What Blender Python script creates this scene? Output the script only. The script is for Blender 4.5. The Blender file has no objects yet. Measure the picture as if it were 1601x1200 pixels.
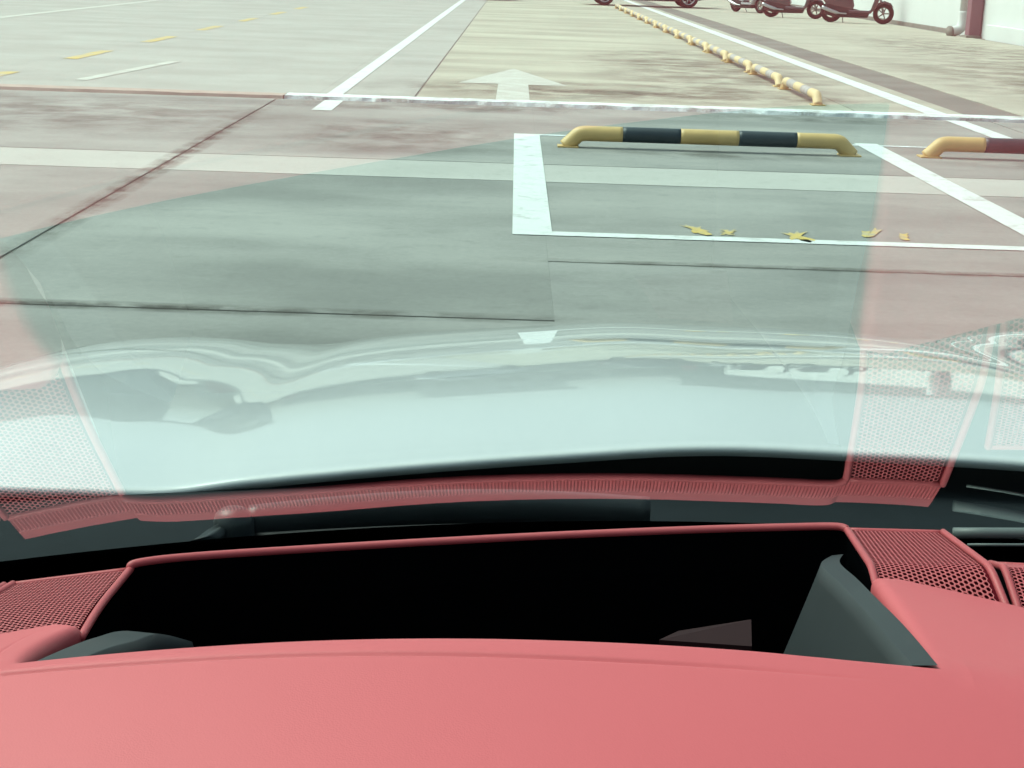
import bpy, bmesh, math, random
from mathutils import Vector, Matrix
random.seed(7)
R = math.radians
C = bpy.context.scene.collection
SC = bpy.context.scene

# ------------------------------------------------------------------ camera
CAM_H = 1.35
MW = ((0.99948392, 0.03166544, 0.00540277),
      (0.00321332, -0.26590188, 0.96399474),
      (0.03196192, -0.96347988, -0.26586641))      # columns: image right, image down, view direction
FPX = 2400.0                                        # focal length in pixels of the 1601 px wide photograph
cd = bpy.data.cameras.new('camera'); cam = bpy.data.objects.new('camera', cd); C.objects.link(cam)
cd.sensor_fit = 'HORIZONTAL'; cd.sensor_width = 36.0; cd.lens = 36.0 * FPX / 1601.0
cd.clip_start = 0.02; cd.clip_end = 4000.0
cam.matrix_world = Matrix(((MW[0][0], -MW[0][1], -MW[0][2], 0.0),
                           (MW[1][0], -MW[1][1], -MW[1][2], 0.0),
                           (MW[2][0], -MW[2][1], -MW[2][2], CAM_H), (0, 0, 0, 1)))
SC.camera = cam

# ------------------------------------------------------------------ sky, sun, exposure
SUN_EL, SUN_AZ = R(56), R(-68)
w = bpy.data.worlds.new('World'); SC.world = w; w.use_nodes = True
nt = w.node_tree; nt.nodes.clear()
sky = nt.nodes.new('ShaderNodeTexSky'); sky.sky_type = 'NISHITA'; sky.sun_disc = False
sky.sun_elevation = SUN_EL; sky.sun_rotation = SUN_AZ
sky.air_density = 1.0; sky.dust_density = 6.0; sky.ozone_density = 1.0
hs = nt.nodes.new('ShaderNodeHueSaturation'); hs.inputs['Saturation'].default_value = 0.5   # thin overcast
bg = nt.nodes.new('ShaderNodeBackground'); bg.inputs['Strength'].default_value = 0.15
wo = nt.nodes.new('ShaderNodeOutputWorld')
nt.links.new(sky.outputs[0], hs.inputs['Color']); nt.links.new(hs.outputs[0], bg.inputs[0]); nt.links.new(bg.outputs[0], wo.inputs[0])
ld = bpy.data.lights.new('sun', 'SUN'); ld.energy = 1.3; ld.angle = R(40); ld.color = (1.0, 0.96, 0.9)
sun = bpy.data.objects.new('sun', ld); C.objects.link(sun)
sdir = Vector((math.sin(SUN_AZ) * math.cos(SUN_EL), math.cos(SUN_AZ) * math.cos(SUN_EL), math.sin(SUN_EL)))
sun.rotation_euler = sdir.to_track_quat('Z', 'Y').to_euler(); sun.location = (0, 0, 30)
SC.view_settings.view_transform = 'Standard'; SC.view_settings.look = 'None'
SC.view_settings.gamma = 1.0; SC.view_settings.exposure = 0.92; SC.view_settings.use_curve_mapping = False
SC.cycles.transparent_max_bounces = 16; SC.cycles.max_bounces = 12

# ------------------------------------------------------------------ material helpers
class NB:
    def __init__(s, name):
        s.m = bpy.data.materials.new(name); s.m.use_nodes = True
        s.t = s.m.node_tree; s.t.nodes.clear()
        s.o = s.t.nodes.new('ShaderNodeOutputMaterial')
    def n(s, typ, **kw):
        x = s.t.nodes.new(typ)
        for k, v in kw.items(): setattr(x, k, v)
        return x
    def l(s, a, b): s.t.links.new(a, b)
    def val(s, sock, v):
        if hasattr(v, 'is_linked') or hasattr(v, 'links'): s.l(v, sock)
        else: sock.default_value = v
    def coords(s, kind='Object', scale=(1, 1, 1), rot=(0, 0, 0)):
        mp = s.n('ShaderNodeMapping'); mp.inputs['Scale'].default_value = scale; mp.inputs['Rotation'].default_value = rot
        if kind == 'World':
            g = s.n('ShaderNodeNewGeometry'); s.l(g.outputs['Position'], mp.inputs[0])
        else:
            tc = s.n('ShaderNodeTexCoord'); s.l(tc.outputs[kind], mp.inputs[0])
        return mp.outputs[0]
    def noise(s, vec, scale, detail=4, rough=0.55, dist=0.0):
        x = s.n('ShaderNodeTexNoise'); s.l(vec, x.inputs['Vector'])
        x.inputs['Scale'].default_value = scale; x.inputs['Detail'].default_value = detail
        x.inputs['Roughness'].default_value = rough; x.inputs['Distortion'].default_value = dist
        return x.outputs['Fac']
    def ramp(s, fac, a, b, c0=(0, 0, 0, 1), c1=(1, 1, 1, 1)):
        x = s.n('ShaderNodeValToRGB'); s.l(fac, x.inputs[0])
        x.color_ramp.elements[0].position = a; x.color_ramp.elements[1].position = b
        x.color_ramp.elements[0].color = c0; x.color_ramp.elements[1].color = c1
        return x.outputs[0]
    def mix(s, fac, a, b, mode='MIX'):
        x = s.n('ShaderNodeMix', data_type='RGBA', blend_type=mode)
        s.val(x.inputs[0], fac); s.val(x.inputs[6], a); s.val(x.inputs[7], b)
        return x.outputs[2]
    def math(s, op, a, b=0.0, clamp=False):
        x = s.n('ShaderNodeMath', operation=op, use_clamp=clamp); s.val(x.inputs[0], a); s.val(x.inputs[1], b)
        return x.outputs[0]
    def bump(s, h, strength=0.3, dist=0.01):
        x = s.n('ShaderNodeBump'); s.l(h, x.inputs['Height'])
        x.inputs['Strength'].default_value = strength; x.inputs['Distance'].default_value = dist
        return x.outputs[0]
    def bsdf(s, col, rough=0.6, spec=0.5, metal=0.0, normal=None, coat=0.0, coat_rough=0.03):
        p = s.n('ShaderNodeBsdfPrincipled')
        s.val(p.inputs['Base Color'], col); s.val(p.inputs['Roughness'], rough)
        p.inputs['Specular IOR Level'].default_value = spec; p.inputs['Metallic'].default_value = metal
        p.inputs['Coat Weight'].default_value = coat; p.inputs['Coat Roughness'].default_value = coat_rough
        if normal is not None: s.l(normal, p.inputs['Normal'])
        s.l(p.outputs[0], s.o.inputs[0]); return p

def c4(c): return (c[0], c[1], c[2], 1.0)

def mat_simple(name, col, rough=0.6, spec=0.5, metal=0.0, var=0.12, scale=8.0, bump=0.0, bscale=400.0, coat=0.0, kind='Object'):
    b = NB(name); v = b.coords(kind)
    f = b.noise(v, scale, 5)
    dk = tuple(x * (1 - var) for x in col); lt = tuple(min(1, x * (1 + var)) for x in col)
    cc = b.mix(f, c4(dk), c4(lt))
    nrm = b.bump(b.noise(v, bscale, 3), bump, 0.0006) if bump > 0 else None
    b.bsdf(cc, rough, spec, metal, nrm, coat)
    return b.m

def mat_concrete(name, base, dark, light, stain=0.5, seed=0.0, streak=0.35, sx=0.5, sy=1.1):
    b = NB(name)
    v0 = b.coords('World'); vs = b.coords('World', (sx, sy, 1.0)); vs2 = b.coords('World', (0.9, 0.16, 1.0))
    blot = b.noise(v0, 0.5 + seed * 0.03, 9, 0.58, 0.1)
    str1 = b.noise(vs, 0.8 + seed * 0.11, 9, 0.56, 0.1)
    str2 = b.noise(vs2, 2.3, 8, 0.68, 0.1)
    fine = b.noise(v0, 30.0, 8, 0.75)
    grain = b.noise(v0, 160.0, 3, 0.6)
    c = b.mix(b.ramp(blot, 0.25, 0.75), c4(dark), c4(base))
    c = b.mix(b.math('MULTIPLY', b.ramp(str1, 0.38, 0.80), streak), c, c4(light))
    c = b.mix(b.math('MULTIPLY', b.math('MULTIPLY', b.math('SUBTRACT', 0.56, b.math('ADD', b.math('MULTIPLY', str1, 0.8), b.math('MULTIPLY', fine, 0.2))), 3.2, True), stain), c, c4(tuple(x * 0.6 for x in dark)))
    c = b.mix(b.math('MULTIPLY', b.ramp(str2, 0.5, 0.8), 0.22), c, c4(tuple(x * 0.7 for x in dark)))
    spots = b.noise(v0, 7.0, 6, 0.7)
    c = b.mix(b.math('MULTIPLY', b.ramp(spots, 0.55, 0.78), 0.4), c, c4(tuple(x * 0.6 for x in dark)))
    c = b.mix(0.4, c, b.ramp(fine, 0.25, 0.75, (0.42, 0.42, 0.42, 1), (0.6, 0.6, 0.6, 1)), 'OVERLAY')
    h = b.math('ADD', b.math('MULTIPLY', fine, 0.6), b.math('MULTIPLY', grain, 0.4))
    b.bsdf(c, 0.82, 0.35, 0.0, b.bump(h, 0.45, 0.006))
    return b.m

def mat_paint(name, col, under, wear=0.5, scale=6.0):
    b = NB(name); v = b.coords('World')
    a = b.noise(v, scale, 8, 0.7, 0.5); f = b.noise(v, 45.0, 5, 0.7)
    wv = b.math('ADD', b.math('MULTIPLY', a, 0.7), b.math('MULTIPLY', f, 0.3))
    k = b.ramp(wv, wear - 0.06, wear + 0.08)
    dirty = b.mix(b.noise(v, 1.3, 4), c4(tuple(x * 0.86 for x in col)), c4(col))
    c = b.mix(k, c4(under), dirty)
    b.bsdf(c, 0.7, 0.4, 0, b.bump(f, 0.3, 0.004))
    return b.m

M = {}
M['concrete_a'] = mat_concrete('concrete_a', (0.268, 0.262, 0.246), (0.208, 0.203, 0.191), (0.40, 0.39, 0.36), 0.6, streak=0.6)
M['concrete_b'] = mat_concrete('concrete_b', (0.252, 0.247, 0.233), (0.195, 0.191, 0.181), (0.385, 0.375, 0.353), 0.6, seed=1.7, streak=0.65)
M['concrete_light'] = mat_concrete('concrete_light', (0.43, 0.42, 0.39), (0.36, 0.35, 0.325), (0.49, 0.478, 0.445), 0.2, seed=0.8)
M['lot_far'] = mat_concrete('lot_far', (0.38, 0.373, 0.342), (0.31, 0.303, 0.278), (0.44, 0.43, 0.40), 0.3, seed=2.2)
M['lot_bay'] = mat_concrete('lot_bay', (0.45, 0.43, 0.345), (0.35, 0.328, 0.27), (0.50, 0.477, 0.39), 0.95, seed=1.2, sx=0.22, sy=0.9)
M['lot_apron'] = mat_concrete('lot_apron', (0.42, 0.393, 0.325), (0.33, 0.305, 0.255), (0.48, 0.45, 0.38), 0.55, seed=3.1)
M['joint'] = mat_concrete('joint', (0.20, 0.185, 0.165), (0.14, 0.13, 0.118), (0.26, 0.24, 0.22))
M['drain'] = mat_concrete('drain', (0.16, 0.155, 0.145), (0.11, 0.108, 0.10), (0.2, 0.19, 0.18))
def mat_stain_shade(name, col, amount, soft=(0.35, 0.65), scale=5.0):
    b = NB(name); tc = b.n('ShaderNodeTexCoord'); sp = b.n('ShaderNodeSeparateXYZ'); b.l(tc.outputs['Generated'], sp.inputs[0])
    def hump(q): return b.math('MULTIPLY', b.math('MULTIPLY', q, b.math('SUBTRACT', 1.0, q)), 4.0, True)
    e = b.math('MULTIPLY', hump(sp.outputs[0]), hump(sp.outputs[1]))
    n = b.noise(b.coords('World'), scale, 8, 0.62, 0.2)
    a = b.math('MULTIPLY', b.math('MULTIPLY', b.ramp(n, *soft), e), amount, True)
    p = b.bsdf(c4(col), 0.85, 0.2); b.l(a, p.inputs['Alpha']); return b.m
M['joint_dirt'] = mat_stain_shade('joint_dirt', (0.13, 0.115, 0.10), 0.62)
M['oil_stain_shade'] = mat_stain_shade('oil_stain_shade', (0.10, 0.09, 0.08), 0.55, (0.4, 0.75), 2.2)  # oil stains, and the shade painted in front of the wheel stops
M['tyre_marks'] = mat_stain_shade('tyre_marks', (0.14, 0.125, 0.105), 0.75, (0.38, 0.75), 1.4)
M['white_line'] = mat_paint('white_line', (0.66, 0.67, 0.66), (0.36, 0.35, 0.33), 0.40)
M['worn_white'] = mat_paint('worn_white', (0.78, 0.80, 0.82), (0.38, 0.36, 0.34), 0.46, 3.0)
M['yellow_line'] = mat_paint('yellow_line', (0.60, 0.43, 0.12), (0.34, 0.33, 0.30), 0.47, 4.0)
M['faint_line'] = mat_paint('faint_line', (0.54, 0.54, 0.49), (0.42, 0.41, 0.37), 0.5, 3.0)
M['brick_edge'] = mat_simple('brick_edge', (0.40, 0.31, 0.27), 0.85, 0.3, var=0.3, scale=5, kind='World')
M['steel_yellow'] = mat_simple('steel_yellow', (0.55, 0.37, 0.15), 0.45, 0.5, var=0.18, scale=9, bump=0.2, bscale=60)
M['faded_yellow'] = mat_simple('faded_yellow', (0.62, 0.47, 0.27), 0.6, 0.4, var=0.25, scale=6)
M['faded_white'] = mat_simple('faded_white', (0.34, 0.32, 0.31), 0.6, 0.4, var=0.5, scale=7)
M['steel_black'] = mat_simple('steel_black', (0.020, 0.030, 0.038), 0.45, 0.5, var=0.3, scale=9, bump=0.2, bscale=60)
M['white_wall'] = mat_simple('white_wall', (0.60, 0.61, 0.60), 0.85, 0.3, var=0.10, scale=0.8, kind='World')
M['purple_steel'] = mat_simple('purple_steel', (0.22, 0.11, 0.13), 0.5, 0.5, var=0.15, scale=3)
M['grime'] = mat_simple('grime', (0.22, 0.205, 0.185), 0.9, 0.2, var=0.35, scale=2.5, kind='World')
# interior
def mat_red(name, col, rough, bscale, bstr):
    b = NB(name); v = b.coords('Object')
    vo = b.n('ShaderNodeTexVoronoi'); b.l(v, vo.inputs['Vector']); vo.inputs['Scale'].default_value = bscale
    f = b.noise(v, 3.0, 3)
    c = b.mix(f, c4(tuple(x * 0.94 for x in col)), c4(tuple(x * 1.05 for x in col)))
    b.bsdf(c, rough, 0.35, 0, b.bump(vo.outputs['Distance'], bstr, 0.0004))
    return b.m
M['red_pad'] = mat_red('red_pad', (0.445, 0.078, 0.089), 0.55, 900, 0.12)
M['red_trim'] = mat_red('red_trim', (0.35, 0.058, 0.066), 0.5, 900, 0.08)
M['red_cloth_shade'] = mat_simple('red_cloth_shade', (0.10, 0.004, 0.010), 0.95, 0.1, var=0.2, scale=300)  # backing cloth; also painted on the hole walls as shade
M['black_trim'] = mat_simple('black_trim', (0.010, 0.011, 0.012), 0.6, 0.35, var=0.2, scale=20, bump=0.15, bscale=900)
M['recess_black'] = mat_simple('recess_black', (0.0012, 0.0014, 0.0017), 0.9, 0.0, var=0.2, scale=20)
M['grey_trim'] = mat_simple('grey_trim', (0.015, 0.018, 0.020), 0.55, 0.4, var=0.1, scale=20, bump=0.1, bscale=1200)
M['slat_grey'] = mat_simple('slat_grey', (0.085, 0.10, 0.098), 0.5, 0.4, var=0.1)
M['lens_reflection_red'] = mat_simple('lens_reflection_red', (0.022, 0.009, 0.010), 0.8, 0.1, var=0.1)  # dull red reflection in the lens, put into the colour
M['cowl_plastic'] = mat_simple('cowl_plastic', (0.012, 0.016, 0.019), 0.7, 0.12, var=0.3, scale=30, bump=0.3, bscale=500)
M['wiper_black'] = mat_simple('wiper_black', (0.020, 0.025, 0.028), 0.36, 0.5, var=0.2, scale=40)
def mat_carpaint(name, col, cior=1.5):
    b = NB(name); v = b.coords('Object')
    f = b.noise(v, 1200, 2); g = b.noise(v, 2.0, 3)
    c = b.mix(f, c4(tuple(x * 0.97 for x in col)), c4(col))
    h = b.noise(v, 900, 2)
    p = b.bsdf(c, 0.45, 0.5, 0.0, None, 1.0, 0.015); p.inputs['Coat IOR'].default_value = cior
    return b.m
M['pearl_white'] = mat_carpaint('pearl_white', (0.66, 0.675, 0.68), 1.8)
def mat_glass():
    b = NB('windscreen_glass')
    g = b.n('ShaderNodeNewGeometry')
    d = b.n('ShaderNodeVectorMath', operation='DOT_PRODUCT'); b.l(g.outputs['Incoming'], d.inputs[0]); b.l(g.outputs['Normal'], d.inputs[1])
    cth = b.math('ABSOLUTE', d.outputs['Value'])
    p5 = b.math('POWER', b.math('SUBTRACT', 1.0, cth, True), 5.0)
    r = b.math('MULTIPLY_ADD', p5, 0.957); b.t.nodes[-1].inputs[2].default_value = 0.06
    two = b.math('DIVIDE', b.math('MULTIPLY', r, 2.0), b.math('ADD', r, 1.0))        # both faces of the pane
    tr = b.n('ShaderNodeBsdfTransparent'); tr.inputs[0].default_value = (0.665, 0.885, 0.815, 1)
    gl = b.n('ShaderNodeBsdfGlossy'); gl.inputs['Color'].default_value = (1, 1, 1, 1); gl.inputs['Roughness'].default_value = 0.0
    mx = b.n('ShaderNodeMixShader'); b.l(two, mx.inputs[0]); b.l(tr.outputs[0], mx.inputs[1]); b.l(gl.outputs[0], mx.inputs[2])
    b.l(mx.outputs[0], b.o.inputs[0]); return b.m
M['glass'] = mat_glass()
def mat_clear():
    b = NB('glass_outer'); tr = b.n('ShaderNodeBsdfTransparent'); tr.inputs[0].default_value = (0.985, 0.995, 0.99, 1)
    b.l(tr.outputs[0], b.o.inputs[0]); return b.m
M['glass_outer'] = mat_clear()
M['pane'] = mat_simple('pane', (0.03, 0.04, 0.05), 0.08, 0.6, var=0.3, scale=1.0)
M['tyre'] = mat_simple('tyre', (0.018, 0.018, 0.019), 0.85, 0.3, var=0.3, scale=15)
M['alloy'] = mat_simple('alloy', (0.45, 0.46, 0.47), 0.35, 0.5, 0.8, var=0.1)
M['dark_paint'] = mat_carpaint('dark_paint', (0.035, 0.030, 0.040))
M['plum_paint'] = mat_carpaint('plum_paint', (0.06, 0.025, 0.035))
M['silver_paint'] = mat_carpaint('silver_paint', (0.35, 0.36, 0.38))
M['seat_vinyl'] = mat_simple('seat_vinyl', (0.02, 0.02, 0.021), 0.6, 0.4)
M['lamp'] = mat_simple('lamp', (0.6, 0.6, 0.6), 0.15, 0.6)
M['red_lamp'] = mat_simple('red_lamp', (0.4, 0.02, 0.02), 0.2, 0.6)
M['pale_render'] = mat_simple('pale_render', (0.30, 0.31, 0.30), 0.85, 0.3, var=0.08, scale=0.5, kind='World')
M['blue_grey'] = mat_simple('blue_grey', (0.10, 0.125, 0.15), 0.8, 0.3, var=0.1, scale=0.5, kind='World')
M['teal_render'] = mat_simple('teal_render', (0.085, 0.11, 0.11), 0.8, 0.3, var=0.1, scale=0.5, kind='World')
M['roof_metal'] = mat_simple('roof_metal', (0.28, 0.29, 0.30), 0.5, 0.5, var=0.1, scale=1, kind='World')

# ------------------------------------------------------------------ object helpers
def link(o, parent=None):
    C.objects.link(o)
    if parent is not None: o.parent = parent
    return o
def obj(name, bm, mats, parent=None, smooth=False, loc=None):
    me = bpy.data.meshes.new(name); bm.to_mesh(me); bm.free()
    for m in (mats if isinstance(mats, (list, tuple)) else [mats]): me.materials.append(M[m])
    if smooth:
        for p in me.polygons: p.use_smooth = True
    o = bpy.data.objects.new(name, me); link(o, parent)
    if loc is not None: o.location = loc
    return o
def empty(name, loc=(0, 0, 0), rz=0.0):
    o = bpy.data.objects.new(name, None); C.objects.link(o); o.location = loc; o.rotation_euler.z = rz
    o.empty_display_size = 0.2
    return o
def tag(o, label, cat, group=None):
    o['label'] = label; o['category'] = cat
    if group: o['group'] = group
    return o
def box(bm, x0, x1, y0, y1, z0, z1, bev=0.0):
    vs = [bm.verts.new(p) for p in ((x0, y0, z0), (x1, y0, z0), (x1, y1, z0), (x0, y1, z0), (x0, y0, z1), (x1, y0, z1), (x1, y1, z1), (x0, y1, z1))]
    fs = [bm.faces.new([vs[i] for i in q]) for q in ((3, 2, 1, 0), (4, 5, 6, 7), (0, 1, 5, 4), (1, 2, 6, 5), (2, 3, 7, 6), (3, 0, 4, 7))]
    if bev > 0:
        es = {e for f in fs for e in f.edges}
        bmesh.ops.bevel(bm, geom=list(es), offset=bev, segments=2, affect='EDGES', profile=0.5)
def bbox(x0, x1, y0, y1, z0, z1, bev=0.0):
    bm = bmesh.new(); box(bm, x0, x1, y0, y1, z0, z1, bev); return bm
def grid(bm, rows, close=False, flip=False):
    vr = [[bm.verts.new(p) for p in r] for r in rows]
    for i in range(len(vr) - 1):
        n = len(vr[i])
        for j in range(n if close else n - 1):
            q = [vr[i][j], vr[i][(j + 1) % n], vr[i + 1][(j + 1) % n], vr[i + 1][j]]
            if flip: q.reverse()
            try: bm.faces.new(q)
            except ValueError: pass
    return vr
def tube(bm, pts, rad, n=10, cap=True):
    pts = [Vector(p) for p in pts]; rows = []; prev = None
    for i, p in enumerate(pts):
        t = (pts[min(i + 1, len(pts) - 1)] - pts[max(i - 1, 0)]).normalized()
        if prev is None:
            a = Vector((0, 0, 1)) if abs(t.z) < 0.9 else Vector((1, 0, 0))
            u = t.cross(a).normalized()
        else:
            u = (prev - t * prev.dot(t)).normalized()
        prev = u; v = t.cross(u); r = rad[i] if isinstance(rad, (list, tuple)) else rad
        rows.append([p + u * (r * math.cos(2 * math.pi * k / n)) + v * (r * math.sin(2 * math.pi * k / n)) for k in range(n)])
    vr = grid(bm, rows, close=True)
    if cap:
        bm.faces.new(list(reversed(vr[0]))); bm.faces.new(vr[-1])
def catmull(pts, n=8):
    pts = [Vector(p) for p in pts]; out = []
    for i in range(len(pts) - 1):
        p0 = pts[max(i - 1, 0)]; p1 = pts[i]; p2 = pts[i + 1]; p3 = pts[min(i + 2, len(pts) - 1)]
        for k in range(n):
            t = k / n
            out.append(0.5 * ((2 * p1) + (p2 - p0) * t + (2 * p0 - 5 * p1 + 4 * p2 - p3) * t * t + (3 * p1 - p0 - 3 * p2 + p3) * t ** 3))
    out.append(pts[-1]); return out
def interp(xs, ys, x):
    if x <= xs[0]: return ys[0]
    for i in range(len(xs) - 1):
        if x <= xs[i + 1]:
            t = (x - xs[i]) / (xs[i + 1] - xs[i]); return ys[i] + (ys[i + 1] - ys[i]) * t
    return ys[-1]
def sinterp(xs, ys, x):          # smooth (catmull) interpolation of a profile
    if x <= xs[0]: return ys[0]
    n = len(xs)
    for i in range(n - 1):
        if x <= xs[i + 1]:
            h = xs[i + 1] - xs[i]; t = (x - xs[i]) / h
            def sl(k):
                if k == 0: return 0.0
                if k == n - 1: return (ys[k] - ys[k - 1]) / (xs[k] - xs[k - 1])
                return (ys[k + 1] - ys[k - 1]) / (xs[k + 1] - xs[k - 1])
            m0, m1 = sl(i) * h, sl(i + 1) * h
            return (2*t**3 - 3*t*t + 1) * ys[i] + (t**3 - 2*t*t + t) * m0 + (-2*t**3 + 3*t*t) * ys[i+1] + (t**3 - t*t) * m1
    return ys[-1]
def U(px, py, Y):                # survey helper: point at forward distance Y on the sight line of a photo pixel
    a, b_ = (px - 800) / FPX, (py - 600) / FPX
    d = Vector([MW[i][0] * a + MW[i][1] * b_ + MW[i][2] for i in range(3)])
    d *= Y / d.y
    return Vector((d.x, d.y, d.z + CAM_H))

# ------------------------------------------------------------------ ground
gm = bmesh.new(); grid(gm, [[(-900, -200, -0.007), (900, -200, -0.007)], [(-900, 1500, -0.007), (900, 1500, -0.007)]])
ground = obj('ground', gm, 'joint'); ground['kind'] = 'structure'
ground['label'] = 'concrete car park ground with slabs, joints and painted lines'
def slab(x0, x1, y0, y1, mat, g=0.011, name='concrete_slab', top=0.0, gl=None, gr=None):
    bm = bbox(x0 + (g if gl is None else gl), x1 - (g if gr is None else gr), y0 + g, y1 - g, -0.12, top)
    es = [e for e in bm.edges if all(v.co.z > top - 0.001 for v in e.verts)]
    bmesh.ops.bevel(bm, geom=es, offset=0.0002, segments=1, affect='EDGES')
    return obj(name, bm, mat, ground)
XJ = [-60, -14.2, -10.2, -6.2, -2.26, 0.19, 4.6, 9.0]
for i in range(len(XJ) - 1):
    a, b_ = XJ[i], XJ[i + 1]
    if b_ <= -2.2: ys = [-30, -2, 1.5, 5.9, 9.75, 10.62, 14.93]
    elif b_ < 1: ys = [-30, -2, 1.5, 5.84, 9.75, 10.62, 14.93]
    else: ys = [-30, -2, 2.6, 7.07, 9.75, 10.62, 14.93]
    for j in range(len(ys) - 1):
        lt = ys[j] == 9.75
        slab(a, b_, ys[j], ys[j + 1], 'concrete_light' if lt else ('concrete_a', 'concrete_b')[0 if j > 2 else 1], gl=.0002 if a > 0 and a < 1 else None, gr=.0002 if 0 < b_ < 1 else None)
# lot beyond the kerb strip
for y0, y1 in ((15.35, 22), (22, 30), (30, 40), (40, 58), (58, 90)):
    for x0, x1 in ((-60, -9.8), (-9.8, -5.8), (-5.8, -1.95)): slab(x0, x1, y0, y1, 'lot_far', 0.001)
    slab(-1.95, -0.98, y0, y1, 'lot_far', 0.010, gl=.001)
    slab(-0.98, 3.45, y0, y1, 'lot_bay', 0.010)
    slab(3.45, 4.55, y0, y1, 'lot_apron', 0.006)
    slab(5.15, 10.3, y0, y1, 'lot_apron', 0.006)
slab(9.0, 10.3, -30, 14.93, 'lot_apron', 0.01)
obj('drain_channel', bbox(4.556, 5.144, 15.4, 60, -0.1, -0.015), 'drain', ground)
far = bbox(-600, 600, 90.02, 900, -0.1, 0.0); obj('far_ground', far, 'lot_far', ground)
sd = bbox(10.62, 600, -30, 90, -0.1, -0.004); obj('side_ground', sd, 'lot_far', ground)

def flat(name, pts, mat, z=0.004):
    bm = bmesh.new(); vs = [bm.verts.new((p[0], p[1], z)) for p in pts]; f = bm.faces.new(vs)
    if f.normal.z < 0: f.normal_flip()
    return obj(name, bm, mat, ground)
def line(x0, x1, y0, y1, mat='white_line', name='parking_line', z=0.004):
    return flat(name, [(x0, y0), (x1, y0), (x1, y1), (x0, y1)], mat, z)
line(0.02, 0.225, 7.76, 12.50)
line(2.79, 2.98, 7.90, 12.60)
line(0.225, 7.0, 7.76, 7.88)
line(0.225, 2.79, 12.42, 12.50, 'worn_white')
line(4.16, 4.34, 11.0, 14.9)
line(2.98, 4.16, 12.42, 12.50, 'worn_white')
flat('parking_line', [(-1.80, 13.9), (-1.62, 13.9), (-1.62, 14.9), (-1.80, 14.9)], 'white_line')
line(-1.86, -1.70, 15.4, 70)
line(4.14, 4.36, 15.4, 70)
line(-9.85, -9.62, 16, 70, 'faint_line')
for k in range(7): line(-5.58, -5.40, 14.2 + 4.05 * k + 1.1, 16.0 + 4.05 * k + 1.1, 'yellow_line', 'yellow_dash')
flat('faint_marking', [(-4.6, 16.3), (-4.45, 16.3), (-4.15, 19.5), (-4.3, 19.5)], 'faint_line')
flat('arrow_marking', [(-0.17, 15.5), (0.17, 15.5), (0.17, 17.6), (0.62, 17.6), (0.0, 20.2), (-0.62, 17.6), (-0.17, 17.6)], 'faint_line')
for x0, x1, y0, y1, mt in ((-2.36, -2.14, 5.9, 15, 'joint_dirt'), (-2.30, -2.20, 7, 14, 'joint_dirt'), (-3.5, .5, 5.76, 5.94, 'joint_dirt'), (-2.6, -.6, 5.80, 5.90, 'joint_dirt'), (-.2, 4.5, 7.02, 7.15, 'joint_dirt'),
                         (-2.6, .6, 14.1, 15.0, 'oil_stain_shade'), (-.9, .9, 14.3, 15.0, 'oil_stain_shade'), (1.2, 4.4, 14.2, 15.0, 'oil_stain_shade'), (.3, 2.8, 11.2, 11.75, 'oil_stain_shade'), (3, 5.6, 11.2, 11.8, 'oil_stain_shade'),  # strips along the wheel stops paint their shade onto the concrete
                         (-1.6, 4.2, 15.5, 18.6, 'tyre_marks'), (.8, 4.4, 16, 27, 'tyre_marks'), (-1.8, 4.2, 16.2, 17.4, 'tyre_marks'), (5.2, 9.5, 16, 26, 'tyre_marks'), (6.5, 10.3, 22, 36, 'oil_stain_shade'),
                         (-8, -1.5, 11.2, 14.9, 'oil_stain_shade'), (-1.9, 0.1, 10.7, 13.5, 'oil_stain_shade')):
    line(x0, x1, y0, y1, mt, 'ground_stain_shade', .0022 if mt != 'tyre_marks' else .0026)
# remains of yellow stencilled figures, mostly worn away
rt = random.Random(3)
for px, w_, h_ in ((1092, 30, 16), (1136, 20, 12), (1248, 28, 18), (1366, 30, 18), (1414, 26, 10)):
    p = U(px, 360 + (px - 1080) * 0.035, 1.0); s = CAM_H / (CAM_H - p.z); cx, cy = p.x * s, s
    for q in range(3):
        ox, oy = rt.uniform(-.6, .6) * w_ / 600.0, rt.uniform(-.7, .7) * h_ * .011
        lw, lh, an = rt.uniform(.5, .8) * w_ / 600.0, rt.uniform(.5, .9) * h_ * .011, rt.uniform(-.6, .6)
        pts = []
        for sx, sy in ((-1, -.6), (-.2, -1), (1, -.7), (.7, .1), (1, .9), (-.1, .6), (-.8, 1), (-.6, 0)):
            X, Y_ = sx * lw * rt.uniform(.7, 1.1), sy * lh * rt.uniform(.7, 1.1)
            pts.append((cx + ox + X + an * Y_, cy + oy + Y_))
        flat('worn_figure', pts, 'yellow_line', 0.004 + .0006 * q)
# low kerb strip across the lot
def kerb(x0, x1, mat, name, label, h=0.032, amp=0.03, n=120, seed=1):
    r_ = random.Random(seed); bm = bmesh.new(); rows = [[], [], [], []]
    off = 0
    for i in range(n + 1):
        x = x0 + (x1 - x0) * i / n; off = 0.75 * off + r_.uniform(-1, 1) * amp
        rows[0].append((x, 14.985 + off * 0.6, -0.02)); rows[1].append((x, 15.01 + off, h * r_.uniform(0.8, 1.0)))
        rows[2].append((x, 15.26, h)); rows[3].append((x, 15.32, -0.02))
    grid(bm, rows); o = obj(name, bm, mat); tag(o, label, 'kerb'); return o
kerb(-2.2, 9.0, 'worn_white', 'kerb_strip', 'broken white painted kerb strip crossing the lot behind the wheel stops')
kerb(-40, -2.215, 'brick_edge', 'kerb_strip', 'low reddish brown kerb edge at left, running on from the white strip', 0.026, 0.010, 200, 4)

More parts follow.
